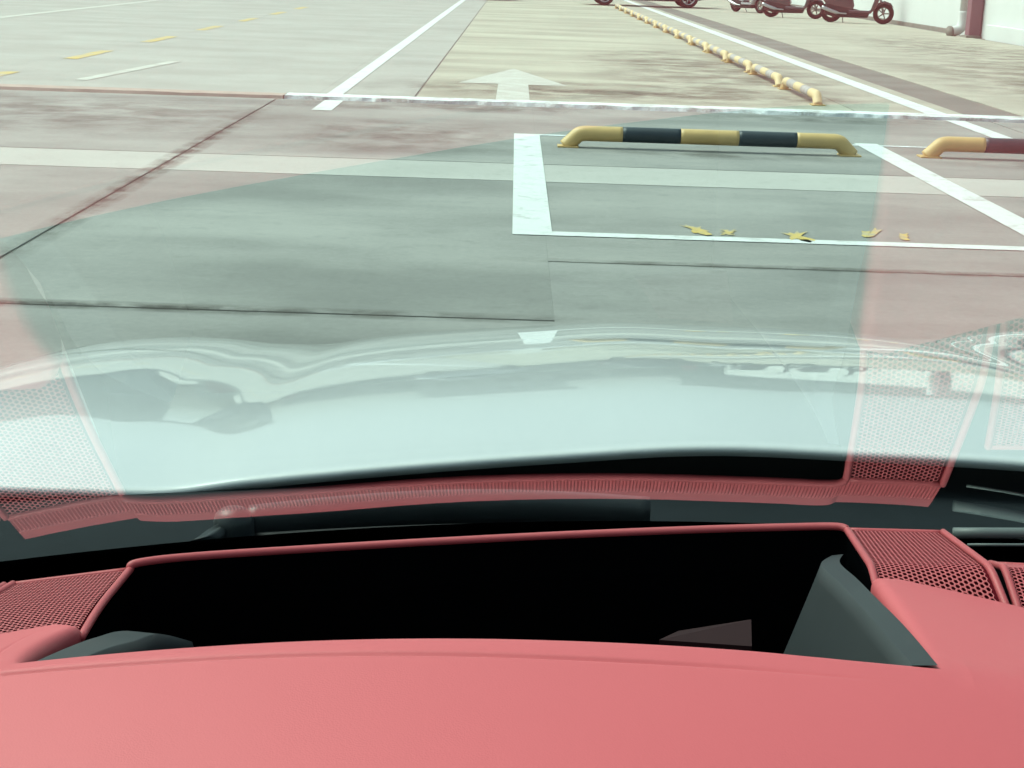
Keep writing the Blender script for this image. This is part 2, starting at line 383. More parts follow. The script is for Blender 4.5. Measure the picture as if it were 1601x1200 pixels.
# ------------------------------------------------------------------ wheel stops
def wheel_stop(loc, rz, label, L=2.18, r=0.058, h=0.105, mats=('steel_yellow', 'steel_black'), names=('yellow_band', 'black_band')):
    t = empty('wheel_stop', loc, rz)
    P = [Vector((-L/2, 0, 0.0)), Vector((-L/2 + 0.06, 0, h * 0.55)), Vector((-L/2 + 0.10, 0, h * 0.90)), Vector((-L/2 + 0.15, 0, h))]
    path = catmull(P, 4); n = 30
    xs = -L/2 + 0.15; path += [Vector((xs + (L - 0.30) * k / n, 0, h)) for k in range(1, n + 1)]
    path += [Vector((-p.x, 0, p.z)) for p in reversed(catmull(P, 4)[:-1])]
    cuts = [-9, -0.66, -0.22, 0.22, 0.66, 9]
    for k in range(5):
        pts = [p for p in path if cuts[k] <= p.x <= cuts[k + 1]]
        a, b_ = cuts[k], cuts[k + 1]
        if k > 0: pts = [Vector((a, 0, h))] + [p for p in pts if p.x > a + 1e-3]
        if k < 4: pts = [p for p in pts if p.x < b_ - 1e-3] + [Vector((b_, 0, h))]
        bm = bmesh.new(); tube(bm, pts, r, 12)
        obj(names[k % 2], bm, mats[k % 2], t, True)
    for x in (-L/2 + 0.02, L/2 - 0.02):
        obj('foot_plate', bbox(x - 0.08, x + 0.08, -0.07, 0.07, 0.0, 0.012, 0.002), 'steel_yellow', t)
    tag(t, label, 'wheel stop', 'yellow and black tube wheel stops')
    return t
wheel_stop((1.50, 11.72, 0), 0, 'whole yellow and black tube wheel stop between two white bay lines')
wheel_stop((4.27, 11.80, 0), 0, 'yellow and black tube wheel stop cut off by the right edge')
ordn = ['nearest', 'second', 'third', 'fourth', 'fifth', 'sixth', 'seventh', 'eighth', 'ninth', 'tenth', 'eleventh', 'twelfth', 'thirteenth', 'fourteenth']
for k in range(14):
    wheel_stop((3.17, 17.2 + 2.42 * k, 0), R(90), ('nearest' if k == 0 else ordn[k] + ' nearest') + ' wheel stop in the receding row beside the long white line', 2.1, .05, .10, ('faded_yellow', 'faded_white'), ('yellow_band', 'pale_band'))

# ------------------------------------------------------------------ wall, column, pipe
wl = empty('boundary_wall', (10.5, 40, 0))
obj('wall_panel', bbox(-0.0, 0.25, -25, 40, -0.1, 3.2), 'white_wall', wl)
obj('coping', bbox(-0.06, 0.31, -25, 40, 3.2, 3.32, 0.01), 'roof_metal', wl)
obj('plinth', bbox(-0.10, -0.003, -25, -5.2, -0.05, 0.32, 0.015), 'white_wall', wl)
obj('plinth', bbox(-0.05, -0.003, -2.8, 40, -0.05, 0.10, 0.015), 'grime', wl)
tag(wl, 'white rendered boundary wall along the right side of the lot', 'wall')
cl = empty('steel_column', (10.36, 35.6, 0))
bm = bmesh.new(); box(bm, -0.16, 0.10, -0.02, 0.02, 0, 4.5); box(bm, -0.16, -0.13, -0.13, 0.13, 0, 4.5, 0.004); box(bm, 0.07, 0.10, -0.13, 0.13, 0, 4.5, 0.004)
box(bm, -0.22, 0.12, -0.18, 0.18, -0.02, 0.03, 0.004)
obj('column_shaft', bbox(-0.15, 0.12, -0.16, 0.16, 0, 4.5, 0.012), 'purple_steel', cl)
obj('base_plate', bbox(-0.22, 0.13, -0.22, 0.22, -0.01, 0.05, 0.006), 'grime', cl); bm.free()
tag(cl, 'plum coloured column standing against the white wall', 'column')
pp = empty('drain_pipe', (10.30, 36.3, 0)); bm = bmesh.new()
tube(bm, [(0, 0, 4.4), (0, 0, 0.55)] , 0.10, 14); obj('pipe', bm, 'white_wall', pp, True)
bm = bmesh.new(); tube(bm, catmull([(0, 0, 0.56), (0, 0, 0.3), (-0.08, -0.03, 0.15), (-0.3, -0.1, 0.09)], 5), 0.115, 14); obj('elbow', bm, 'white_wall', pp, True)
bm = bmesh.new(); tube(bm, [(-0.28, -0.095, 0.094), (-0.33, -0.11, 0.088)], 0.135, 14); obj('elbow_collar', bm, 'grime', pp, True)
tag(pp, 'white drain pipe with an elbow at its foot beside the plum column', 'pipe')

# ------------------------------------------------------------------ scooters and cars at the far end
def lathe(bm, prof, n=24, axis='Y', cen=(0, 0, 0)):
    rows = []
    for r, a in prof:
        rows.append([(cen[0] + r * math.cos(2*math.pi*k/n), cen[1] + a, cen[2] + r * math.sin(2*math.pi*k/n)) for k in range(n)])
    grid(bm, rows, close=True)
def tyre_bm(rad, wid, hub):
    bm = bmesh.new(); s = (rad - hub)
    prof = [(hub, -wid*0.42), (hub + s*0.5, -wid*0.5), (rad - s*0.12, -wid*0.44), (rad, -wid*0.25), (rad, wid*0.25), (rad - s*0.12, wid*0.44), (hub + s*0.5, wid*0.5), (hub, wid*0.42), (hub, -wid*0.42)]
    lathe(bm, prof); return bm
def rim_bm(rad, wid, spokes=5):
    bm = bmesh.new(); lathe(bm, [(rad, -wid*0.4), (rad, wid*0.4), (rad*0.9, wid*0.4), (rad*0.88, 0), (rad*0.9, -wid*0.4), (rad, -wid*0.4)], 24)
    for k in range(spokes):
        a = 2*math.pi*k/spokes; d = Vector((math.cos(a), 0, math.sin(a)))
        tube(bm, [d*rad*0.1, d*rad*0.93], [rad*0.13, rad*0.09], 6)
    lathe(bm, [(0.001, -wid*0.35), (rad*0.22, -wid*0.3), (rad*0.22, wid*0.3), (0.001, wid*0.35)], 16)
    return bm
def prof_body(name, prof, halfw, mat, parent, bev=0.03):
    bm = bmesh.new(); vs = [bm.verts.new((x, -halfw, z)) for x, z in prof]; f = bm.faces.new(vs)
    ex = bmesh.ops.extrude_face_region(bm, geom=[f]); bmesh.ops.translate(bm, vec=(0, 2*halfw, 0), verts=[v for v in ex['geom'] if isinstance(v, bmesh.types.BMVert)])
    bmesh.ops.recalc_face_normals(bm, faces=bm.faces[:])
    es = [e for e in bm.edges if all(abs(abs(v.co.y) - halfw) < 1e-6 for v in e.verts) and abs(e.verts[0].co.y - e.verts[1].co.y) < 1e-6]
    if bev: bmesh.ops.bevel(bm, geom=es, offset=bev, segments=3, affect='EDGES', profile=0.5)
    return obj(name, bm, mat, parent, True)
def scooter(loc, rz, label, paint, sc=1.0):
    t = empty('motor_scooter', loc, rz); t.scale = (sc, sc, sc)
    for x in (-0.62, 0.62):
        ty = obj('wheel', tyre_bm(0.25, 0.10, 0.15), 'tyre', t, True, (x, 0, 0.25)); obj('rim', rim_bm(0.15, 0.08, 5), 'grime', ty, True)
    prof_body('rear_body', [(-0.92, 0.62), (-0.75, 0.42), (-0.35, 0.36), (-0.12, 0.30), (-0.08, 0.42), (-0.15, 0.68), (-0.5, 0.74), (-0.9, 0.74)], 0.14, paint, t, 0.04)
    prof_body('footboard', [(-0.2, 0.24), (0.32, 0.24), (0.42, 0.36), (0.38, 0.38), (0.28, 0.31), (-0.2, 0.31)], 0.15, paint, t, 0.02)
    prof_body('leg_shield', [(0.30, 0.28), (0.40, 0.30), (0.52, 0.62), (0.44, 0.98), (0.34, 0.98), (0.40, 0.62)], 0.17, paint, t, 0.04)
    prof_body('front_mudguard', [(0.42, 0.36), (0.48, 0.50), (0.62, 0.55), (0.78, 0.50), (0.86, 0.38), (0.78, 0.44), (0.62, 0.49), (0.50, 0.44)], 0.07, paint, t, 0.02)
    prof_body('seat', [(-0.85, 0.75), (-0.12, 0.70), (-0.08, 0.76), (-0.3, 0.80), (-0.6, 0.85), (-0.86, 0.86)], 0.13, 'seat_vinyl', t, 0.03)
    prof_body('engine_case', [(-0.80, 0.20), (-0.55, 0.13), (-0.05, 0.13), (0.25, 0.14), (0.30, 0.26), (-0.1, 0.34), (-0.4, 0.42), (-0.75, 0.44)], 0.13, 'seat_vinyl', t, 0.03)
    bm = bmesh.new(); tube(bm, [(0.62, 0, 0.25), (0.42, 0, 0.95), (0.38, 0, 1.05)], 0.028, 8); obj('fork', bm, 'alloy', t, True)
    bm = bmesh.new(); tube(bm, catmull([(0.28, -0.34, 1.06), (0.38, -0.15, 1.03), (0.40, 0, 1.03), (0.38, 0.15, 1.03), (0.28, 0.34, 1.06)], 4), 0.018, 8); obj('handlebar', bm, 'seat_vinyl', t, True)
    bm = bmesh.new(); lathe(bm, [(0.001, -0.03), (0.07, -0.02), (0.085, 0.03), (0.05, 0.06), (0.001, 0.06)], 14); o = obj('headlight', bm, 'lamp', t, True, (0.48, 0, 0.93)); o.rotation_euler.z = R(-90)
    obj('tail_light', bbox(-0.95, -0.91, -0.07, 0.07, 0.60, 0.68, 0.01), 'red_lamp', t)
    bm = bmesh.new(); tube(bm, [(-0.3, 0.1, 0.3), (-0.35, 0.17, 0.12), (-0.33, 0.22, 0.0)], 0.014, 6); obj('kickstand', bm, 'alloy', t)
    bm = bmesh.new(); tube(bm, catmull([(-0.25, -0.12, 0.22), (-0.5, -0.15, 0.24), (-0.85, -0.17, 0.36)], 4), [0.02]*4 + [0.045]*5, 10); obj('exhaust', bm, 'alloy', t, True)
    for s in (-1, 1):
        bm = bmesh.new(); tube(bm, [(0.3, s*0.26, 1.06), (0.32, s*0.30, 1.2)], 0.008, 6); box(bm, 0.30, 0.33, s*0.36 - 0.06, s*0.36 + 0.06, 1.18, 1.27, 0.01); obj('mirror', bm, 'seat_vinyl', t)
    tag(t, label, 'scooter', 'scooters parked along the far wall')
scooter((9.30, 43.0, 0), R(-14), 'dark plum scooter nearest the white wall, pointing right', 'plum_paint', 1.12)
scooter((8.05, 45.8, 0), R(-22), 'dark scooter just left of the plum scooter by the wall', 'dark_paint', 1.05)
scooter((7.35, 50.0, 0), R(-60), 'silver scooter between the dark scooter and the parked cars', 'silver_paint')

def car_far(loc, rz, label, paint):
    t = empty('parked_car', loc, rz)
    L = 2.2
    # side profile stations: x, lower z, belt z, half width
    st = [(-2.2, .42, .60, .70), (-2.1, .30, .86, .80), (-1.8, .22, .95, .86), (-1.0, .20, .98, .89), (0, .20, .97, .90), (0.9, .20, .96, .89), (1.6, .22, .86, .86), (2.05, .30, .70, .78), (2.2, .40, .56, .66)]
    bm = bmesh.new(); rows = []
    for x, z0, z1, hw in st:
        rows.append([(x, -hw*.9, z0), (x, -hw, z0 + .12), (x, -hw*1.0, (z0+z1)/2), (x, -hw*.96, z1 - .06), (x, -hw*.86, z1), (x, 0, z1 + .03), (x, hw*.86, z1), (x, hw*.96, z1 - .06), (x, hw, (z0+z1)/2), (x, hw, z0 + .12), (x, hw*.9, z0)])
    vr = grid(bm, rows, close=True); bm.faces.new(vr[0]); bm.faces.new(list(reversed(vr[-1]))); bmesh.ops.recalc_face_normals(bm, faces=bm.faces[:])
    obj('body', bm, paint, t, True)
    bm = bmesh.new(); rows = []
    for x, z, hw in ((-1.75, .93, .74), (-1.1, 1.36, .62), (-.6, 1.46, .60), (.2, 1.45, .60), (.55, 1.36, .62), (1.2, .92, .74)):
        rows.append([(x, -.78, .93), (x, -hw, z), (x, 0, z + .03), (x, hw, z), (x, .78, .93)])
    vr = grid(bm, rows); bmesh.ops.recalc_face_normals(bm, faces=bm.faces[:]); obj('cabin', bm, paint, t, True)
    for s in (-1, 1):
        for x0, x1, x2, x3 in ((-1.35, -.3, -.3, -1.0), (-.22, .9, .5, -.22)):
            bm = bmesh.new(); q = [bm.verts.new(p) for p in ((x0, s*.795, .98), (x1, s*.795, .98), (x2, s*.665, 1.34), (x3, s*.665, 1.34))]; bm.faces.new(q); obj('side_window', bm, 'pane', t)
        for x in (-1.4, 1.4):
            ty = obj('wheel', tyre_bm(0.33, 0.21, 0.22), 'tyre', t, True, (x, s*.80, 0.33)); obj('rim', rim_bm(0.22, 0.19, 7), 'alloy', ty, True)
        obj('headlight', bbox(2.02, 2.16, s*.6 - .14, s*.6 + .14, .58, .70, .02), 'lamp', t)
        obj('tail_light', bbox(-2.17, -2.05, s*.62 - .14, s*.62 + .14, .70, .84, .02), 'red_lamp', t)
    obj('bumper', bbox(2.05, 2.24, -.62, .62, .30, .48, .04), 'seat_vinyl', t)
    tag(t, label, 'car', 'cars parked at the far end of the lot')
car_far((4.35, 53.6, 0), R(0), 'dark car parked side-on at the top of the picture', 'dark_paint')
car_far((-2.4, 55.5, 0), R(3), 'silver car parked side-on left of the dark car', 'silver_paint')

# ------------------------------------------------------------------ buildings ahead (mirrored in the bonnet)
def building(name, loc, rz, wx, dy, h, wall, label, cols, rows, ww, wh, z0, roof=0.4):
    t = empty(name, loc, rz)
    obj('wall', bbox(-wx/2, wx/2, 0, dy, -0.1, h), wall, t)
    obj('roof', bbox(-wx/2 - .3, wx/2 + .3, -.3, dy + .3, h + .002, h + roof, .03), 'roof_metal', t)
    for r_ in range(rows):
        for c_ in range(cols):
            x = -wx/2 + (c_ + .5) * wx / cols; z = z0 + r_ * (h - z0) / max(rows, 1)
            f = obj('window', bbox(x - ww/2 - .08, x + ww/2 + .08, -.06, .0 - .002, z - .08, z + wh + .08, .01), 'white_wall', t)
            obj('pane', bbox(x - ww/2, x - .03, -.075, -.062, z, z + wh), 'pane', f); obj('pane', bbox(x + .03, x + ww/2, -.075, -.062, z, z + wh), 'pane', f)
    obj('door', bbox(-wx/2 + .4, -wx/2 + 1.5, -.05, -.003, 0, 2.1, .01), 'purple_steel', t)
    tag(t, label, 'building'); return t
building('workshop', (-3, 78, 0), 0, 24, 12, 5.2, 'pale_render', 'long low pale building with a row of windows, mirrored in the bonnet', 8, 1, 2.0, 1.5, 2.4)
building('office_block', (-3.5, 92, 0), 0, 9, 9, 10, 'pale_render', 'taller pale block behind the long low building, mirrored in the bonnet', 4, 3, 1.2, 1.3, 1.4)
building('warehouse', (25, 66, 0), R(-24), 38, 14, 8.5, 'teal_render', 'grey green warehouse behind the white wall, mirrored in the bonnet', 5, 1, 2.5, 1.6, 5.0)
building('side_building', (-25, 58, 0), R(22), 26, 12, 9, 'blue_grey', 'blue grey building left of the lot, mirrored in the left wing', 6, 3, 1.6, 1.5, 1.6)

# ------------------------------------------------------------------ the car we sit in
CAR = (0.2, 1.5, 0.0)
car = empty('car', CAR)
tag(car, 'white car seen from the driver seat: red dashboard, windscreen and white bonnet', 'car')
def part(name, bm, mats, smooth=True, parent=None):
    if parent is None: return obj(name, bm, mats, car, smooth, tuple(-c for c in CAR))
    return obj(name, bm, mats, parent, smooth)
Z = CAM_H
# windscreen: a raked pane bowed across the car
TS, TC, PSI, D0, KB = math.sin(R(33.54)), math.cos(R(33.54)), math.sin(R(-5.25)), 0.4867, 0.2225
def glass_y(x, zr): return D0 - (zr * TC + PSI * x + KB * x * x) / TS       # zr: height relative to the eye
def glass_n(x):
    n = Vector((PSI + 2 * KB * x, TS, TC)); return n.normalized()
NX, NZ = 60, 40
def glass_pt(i, j, off=0.0, z0=-0.475, z1=0.20):
    x = -0.62 + 1.72 * i / NX; zr = z0 + (z1 - z0) * j / NZ
    return Vector((x, glass_y(x, zr), zr + Z)) + glass_n(x) * off
bm = bmesh.new()
grid(bm, [[glass_pt(i, j) for i in range(NX + 1)] for j in range(NZ + 1)], flip=False)
nin = len(bm.faces)
grid(bm, [[glass_pt(i, j, 0.005) for i in range(NX + 1)] for j in range(NZ + 1)], flip=True)
for k, f in enumerate(bm.faces): f.material_index = 0 if k < nin else 1
glass = part('windscreen', bm, ['glass', 'glass_outer'])
bm = bmesh.new()                                                     # black ceramic border along the foot of the glass
grid(bm, [[glass_pt(i, j, 0.0065, -0.52, -0.4375 ) for i in range(NX + 1)] for j in (0, NZ // 2, NZ)])
part('frit_band', bm, 'recess_black', parent=glass)

for sgn, i in ((-1, 0), (1, NX)):                                    # windscreen pillars at both ends of the glass
    bm = bmesh.new(); rows = []
    for j in range(NZ + 1):
        p = glass_pt(i, j); t_ = Vector((sgn * .09, -.07, 0)); rows.append([p + Vector((-sgn * .004, 0, .012)), p + t_ * .5 + Vector((0, .01, .014)), p + t_, p + t_ + Vector((-sgn * .03, -.04, -.02)), p + Vector((0, -.045, -.03))])
    grid(bm, rows, close=True); bmesh.ops.recalc_face_normals(bm, faces=bm.faces[:]); part('windscreen_pillar', bm, 'black_trim')
# ---- bonnet and wings
PU = [0, .15, .30, .45, .526, .62, .726, .85, .95, 1.0, 1.03, 1.05]
PZ = [-.450, -.456, -.463, -.471, -.4765, -.468, -.459, -.466, -.485, -.515, -.56, -.62]
SY = [1.0, 1.3, 1.45, 1.6, 1.8, 2.85, 3.1, 3.4, 3.7]                # forward slope of the bonnet against distance
SS = [-.01, 0.0, .010, .050, .125, .2287, .30, .60, 1.2]
IY = []; _a = 0.0
for _k in range(0, 2801):
    _y = 1.0 + .001 * _k; IY.append(_a); _a += .001 * interp(SY, SS, _y)
def slope_drop(y): q = min(2799.0, max(0.0, (y - 1.0) * 1000)); i = int(q); return IY[i] + (IY[i + 1] - IY[i]) * (q - i)
def bon_rear(x): u = x - 0.2; return 1.432 - 0.16 * u * u
def bon_z(x, y):
    u = x - 0.2; p = sinterp(PU, PZ, abs(u))
    dl = .09 * math.exp(-((abs(u) - .66) / .17) ** 2)
    dr = slope_drop(y + dl) - slope_drop(1.4 + dl)
    return p + 0.041 * u - dr + Z
def bonnet_rows(u0, u1, nu, y_front=3.55):
    rows = []
    for j in range(120):
        s = j / 119.0; r = []
        for i in range(nu + 1):
            u = u0 + (u1 - u0) * i / nu; x = u + .2; y0 = bon_rear(x); y = y0 + (y_front - y0) * s
            r.append(Vector((x, y, bon_z(x, y))))
        if j == 0:
            rows.append([p + Vector((0, 0.014, -0.016)) for p in r]); rows.append([p + Vector((0, 0.004, -0.013)) for p in r])
            rows.append([p + Vector((0, 0.000, -0.008)) for p in r]); rows.append([p + Vector((0, -0.0025, -0.0045)) for p in r])
            rows.append([p + Vector((0, 0.002, -0.0008)) for p in r])
            rows.append([p + Vector((0, 0.008, 0)) for p in r])
        else: rows.append(r)
    return rows
bm = bmesh.new(); grid(bm, bonnet_rows(-.898, .898, 180)); part('bonnet', bm, 'pearl_white')
for a, b_ in ((-1.05, -.901), (.901, 1.05)):
    bm = bmesh.new(); grid(bm, bonnet_rows(a, b_, 50)); part('wing', bm, 'pearl_white')

# ---- cowl panel and wipers outside the glass
bm = bmesh.new(); rows = []
for i in range(61):
    x = -.78 + 1.96 * i / 60; ya = glass_y(x, -.452) + .004; yb = bon_rear(x) + .40; r = []
    for k in range(13):
        s = k / 12.0; y = ya + (yb - ya) * s
        r.append(Vector((x, y, -.464 - .040 * min(1, s * 2) - .10 * max(0, s - .5) + .012 * (x - .2) * s + Z)))
    rows.append(r)
grid(bm, rows, flip=True); cow = part('cowl_panel', bm, 'cowl_plastic')
def wiper(px0, py0, Y0, px1, py1, Y1, dome, hb=.030):
    a, b_ = U(px0, py0, Y0), U(px1, py1, Y1); d = b_ - a; rows = []
    bm = bmesh.new(); n = 40
    for i in range(n + 1):
        s = i / n; p = a + d * s + Vector((0, .012 * math.sin(math.pi * s), .006 * math.sin(math.pi * s)))
        rows.append([p + Vector(q) for q in ((0, -.009, -hb), (0, -.010, -.008), (0, -.005, -.001), (0, .003, 0.0), (0, .009, -.006), (0, .010, -hb))])
    vr = grid(bm, rows, close=True); bm.faces.new(vr[0]); bm.faces.new(list(reversed(vr[-1]))); bmesh.ops.recalc_face_normals(bm, faces=bm.faces[:])
    bl = part('wiper', bm, 'wiper_black', True)
    bm = bmesh.new(); tube(bm, [a + d * (.02 + .96 * k / 20) + Vector((0, -.016, -.022 + .004 * math.sin(k / 20 * math.pi))) for k in range(21)], .0045, 8); part('rubber_edge', bm, 'seat_vinyl', parent=bl)
    if dome:
        c = U(365, 812, Y0 - .02)
        bm = bmesh.new()
        rows = [[c + Vector((r_ * math.cos(2*math.pi*k/20), r_ * math.sin(2*math.pi*k/20) * .9, h_)) for k in range(20)] for r_, h_ in ((.017, -.03), (.0165, -.002), (.0145, .005), (.010, .009), (.004, .0105), (.0005, .0107))]
        grid(bm, rows, close=True); part('pivot_cap', bm, 'wiper_black', parent=bl)
        bm = bmesh.new(); pth = catmull([c + Vector((0, 0, .000)), U(345, 822, Y0 - .03), U(320, 838, Y0 - .05), U(285, 850, Y0 - .06)], 6)
        rows = []
        for i, p in enumerate(pth):
            w_ = .011 - .006 * i / len(pth); rows.append([p + Vector(q) for q in ((-w_, -w_, 0), (w_, w_*.6, 0), (w_, w_*.6, -.012), (-w_, -w_, -.012))])
        grid(bm, rows, close=True); bmesh.ops.recalc_face_normals(bm, faces=bm.faces[:]); part('wiper_arm', bm, 'wiper_black', parent=bl)
    return bl
wiper(388, 791, 1.185, 1016, 778, 1.245, True)

# ---- dashboard pad: one moulded surface wrapped round the recess
def zpad(x, y):
    z = -.3425 + .030 * x - .25 * x * x
    if abs(x) > .3: z += .25 * (abs(x) - .3) ** 2 * 0.8
    if y > .735: z -= .20 * (y - .735) + 0.0
    else: z -= .10 * (.735 - y) + .55 * (.735 - y) ** 2
    z -= .07 * max(0.0, y - .755) * min(1.0, max(0.0, (-x - .10) / .16))
    z += .05 * max(0.0, y - .76) * min(1.0, max(0.0, (x - .10) / .15))
    return z + Z
def V2(px, py, Y): p = U(px, py, Y); return (p.x, p.y)
seg = [[V2(1760, 1075, .84), V2(1640, 990, .875), V2(1575, 950, .905), V2(1500, 927, .925), V2(1420, 912, .938), V2(1378, 906, .945), V2(1362, 912, .940)],
       [V2(1362, 912, .940), V2(1385, 945, .880), V2(1415, 982, .815), V2(1440, 1012, .768), V2(1457, 1033, .738)],
       [V2(1457, 1033, .738), V2(1300, 1019, .738), V2(1100, 1003, .742), V2(900, 992, .746), V2(700, 988, .750), V2(500, 993, .752), V2(300, 1004, .752), V2(150, 1015, .752), V2(34, 1027, .752)],
       [V2(34, 1027, .752), V2(60, 1010, .795), V2(95, 995, .838), V2(128, 985, .868)],
       [V2(128, 985, .868), V2(118, 980, .880), V2(90, 981, .885), V2(0, 998, .862), V2(-120, 1030, .83), V2(-260, 1080, .80)]]
Dn = [(.85, .80), (.80, .62), (.55, .36), (-.55, .36), (-.80, .62), (-.85, .76)]
spl = [14, 12, 40, 12, 14]
Cp, Dp, kind = [], [], []
for k, sg in enumerate(seg):
    c3 = catmull([(p[0], p[1], 0) for p in sg], 10); n = spl[k]
    Ls = [0]
    for i in range(len(c3) - 1): Ls.append(Ls[-1] + (c3[i + 1] - c3[i]).length)
    for i in range(n + (1 if k == 4 else 0)):
        s = i / n
        if k != 2: s = s if k in (0, 4) else s
        Lt = s * Ls[-1]
        x = interp(Ls, [p.x for p in c3], Lt); y = interp(Ls, [p.y for p in c3], Lt)
        d0, d1 = Dn[k], Dn[k + 1]
        Cp.append((x, y)); Dp.append((d0[0] + (d1[0] - d0[0]) * s, d0[1] + (d1[1] - d0[1]) * s)); kind.append((k, s))
RR = .0075
sds = [0, .0004, .0012, .0024, .004, .0058, .0075, .010, .014, .018] + [.020 + .0008 * i for i in range(16)] + [.036, .045, .06, .08, .11, .15, .2, .27, .35, .45]
bm = bmesh.new(); rows = []
for (cx, cy), (dx, dy), (k, s) in zip(Cp, Dp, kind):
    L = math.hypot(dx - cx, dy - cy); ux, uy = (dx - cx) / L, (dy - cy) / L; r = []
    zt = zpad(cx, cy); RR = .0075 if k == 2 else (.0115 if k in (1, 3) else .009)
    if k in (1, 3): RR = .0075 + .004 * math.sin(math.pi * min(1, s * 1.0)) ** .5
    for dz in (.045, .018): r.append(Vector((cx, cy, zt - RR - dz)))
    for sd in sds:
        q = min(sd, L); x, y = cx + ux * q, cy + uy * q
        z = zpad(x, y)
        if sd < RR: z -= RR - math.sqrt(max(0, RR * RR - (RR - sd) ** 2))
        gr = 0.0
        if k == 2: gr = min(1, max(0, (s - .10) / .25))
        elif k == 3: gr = 1.0 - s
        z -= .0017 * gr * math.exp(-((sd - .0262) / .0016) ** 2)
        r.append(Vector((x, y, z)))
    rows.append(r)
grid(bm, rows); dash = part('dashboard', bm, 'red_pad')
dash['label'] = 'pinkish red moulded dashboard pad'

# ---- perforated speaker grilles either side of the recess
def grille(c, hinge=0.62, name='speaker_grille', pitch=.0036, hole=.00142, blend=.12):
    fl, fr, hl, hr, nl, nr = [Vector(p) for p in c]                    # far, hinge and near rows, left and right
    wv = (hr - hl).length; lv = (hl - fl).length + (nl - hl).length
    hinge = (hl - fl).length / lv
    def S(u, v, off=0.0):
        A, B, D = fl * (1-u) + fr * u, hl * (1-u) + hr * u, nl * (1-u) + nr * u
        def lin(q): return A + (B - A) * (q / hinge) if q < hinge else B + (D - B) * ((q - hinge) / (1 - hinge))
        t = (v - hinge) / blend
        if abs(t) < 1:
            p0, p2 = lin(hinge - blend), lin(hinge + blend); k = (t + 1) / 2
            p = p0 * (1-k) ** 2 + B * 2 * k * (1-k) + p2 * k * k
        else: p = lin(v)
        dn = (fr - fl).cross(B - A if v < hinge else D - B).normalized()
        if dn.z < 0: dn = -dn
        return p + dn * off
    bm = bmesh.new(); colp = pitch * .866; nc = int((wv - .006) / colp); nr_ = int((lv - .006) / pitch)
    R1 = pitch / math.sqrt(3)
    vcache = {}
    def vert(a, b_, off, key):
        if key not in vcache: vcache[key] = bm.verts.new(S(min(max(a, 0), 1), min(max(b_, 0), 1), off))
        return vcache[key]
    for ci in range(nc):
        for ri in range(nr_):
            cu = .003 + (ci + .5) * colp; cv = .003 + (ri + .25 + (.5 if ci % 2 else 0)) * pitch
            o_, i_, b_ = [], [], []
            for k in range(6):
                a = math.pi / 3 * k; X, Y_ = cu + R1 * math.cos(a), cv + R1 * math.sin(a)
                o_.append(vert(X / wv, Y_ / lv, 0, (round(X * 2e4), round(Y_ * 2e4))))
                X, Y_ = cu + hole * math.cos(a), cv + hole * math.sin(a)
                i_.append(bm.verts.new(S(X / wv, Y_ / lv, -.00012))); b_.append(bm.verts.new(S(X / wv, Y_ / lv, -.0022)))
            for k in range(6):
                k2 = (k + 1) % 6
                for mi, q in enumerate(((o_[k], o_[k2], i_[k2], i_[k]), (i_[k], i_[k2], b_[k2], b_[k]))):
                    try: bm.faces.new(q).material_index = mi  # hole walls take the dark cloth colour, shade put into the colour
                    except ValueError: pass
    bmesh.ops.recalc_face_normals(bm, faces=bm.faces[:])
    g = part(name, bm, ['red_trim', 'red_cloth_shade'], False, parent=dash); g['label'] = 'red perforated grille'
    bm = bmesh.new(); grid(bm, [[S(i / 6, j / 24, -.0026) for i in range(7)] for j in range(25)]); part('grille_cloth', bm, 'red_cloth_shade', parent=dash)
    # border bead
    bm = bmesh.new()
    for u in (0, 1): tube(bm, [S(u, j / 24, -.0004) for j in range(25)], .0027, 10)
    tube(bm, [S(i / 8, 0, -.0010) for i in range(9)], .0024, 8)
    part('grille_border', bm, 'red_trim', parent=dash)
    return S
SR = grille([U(1324, 827, 1.070), U(1474, 831, 1.062), U(1362, 884, .965), U(1548, 886, .950), U(1376, 940, .925), U(1590, 990, .900)], blend=.06)
SL = grille([U(20, 912, .985), U(203, 889, 1.000), U(-75, 968, .895), U(152, 950, .915), U(-125, 1030, .850), U(126, 996, .866)], blend=.25)
SR2 = grille([U(1548, 880, 1.030), U(1800, 892, 1.000), U(1570, 886, .960), U(1850, 900, .940), U(1604, 990, .900), U(1900, 1050, .860)], blend=.06)
SL2 = grille([U(-160, 935, .965), U(6, 914, .985), U(-300, 998, .875), U(-92, 970, .893), U(-400, 1060, .83), U(-142, 1032, .848)], blend=.25)

# ---- bead along the far edge of the recess and the ribbed apron behind it
far = catmull([SL(1, .0), U(215, 880, 1.003), U(300, 870, 1.020), U(500, 857, 1.050), U(700, 845.5, 1.066), U(900, 835.5, 1.076), U(1100, 827.5, 1.080), U(1250, 823.5, 1.077), U(1306, 823, 1.074), SR(0, 0)], 10)
bm = bmesh.new(); tube(bm, far, .0030, 10); part('recess_lip', bm, 'red_trim', parent=dash)
ext = [SL(0, 0)] + [SL(i / 4, 0) for i in range(1, 4)] + far + [SR(i / 4, 0) for i in range(1, 5)]
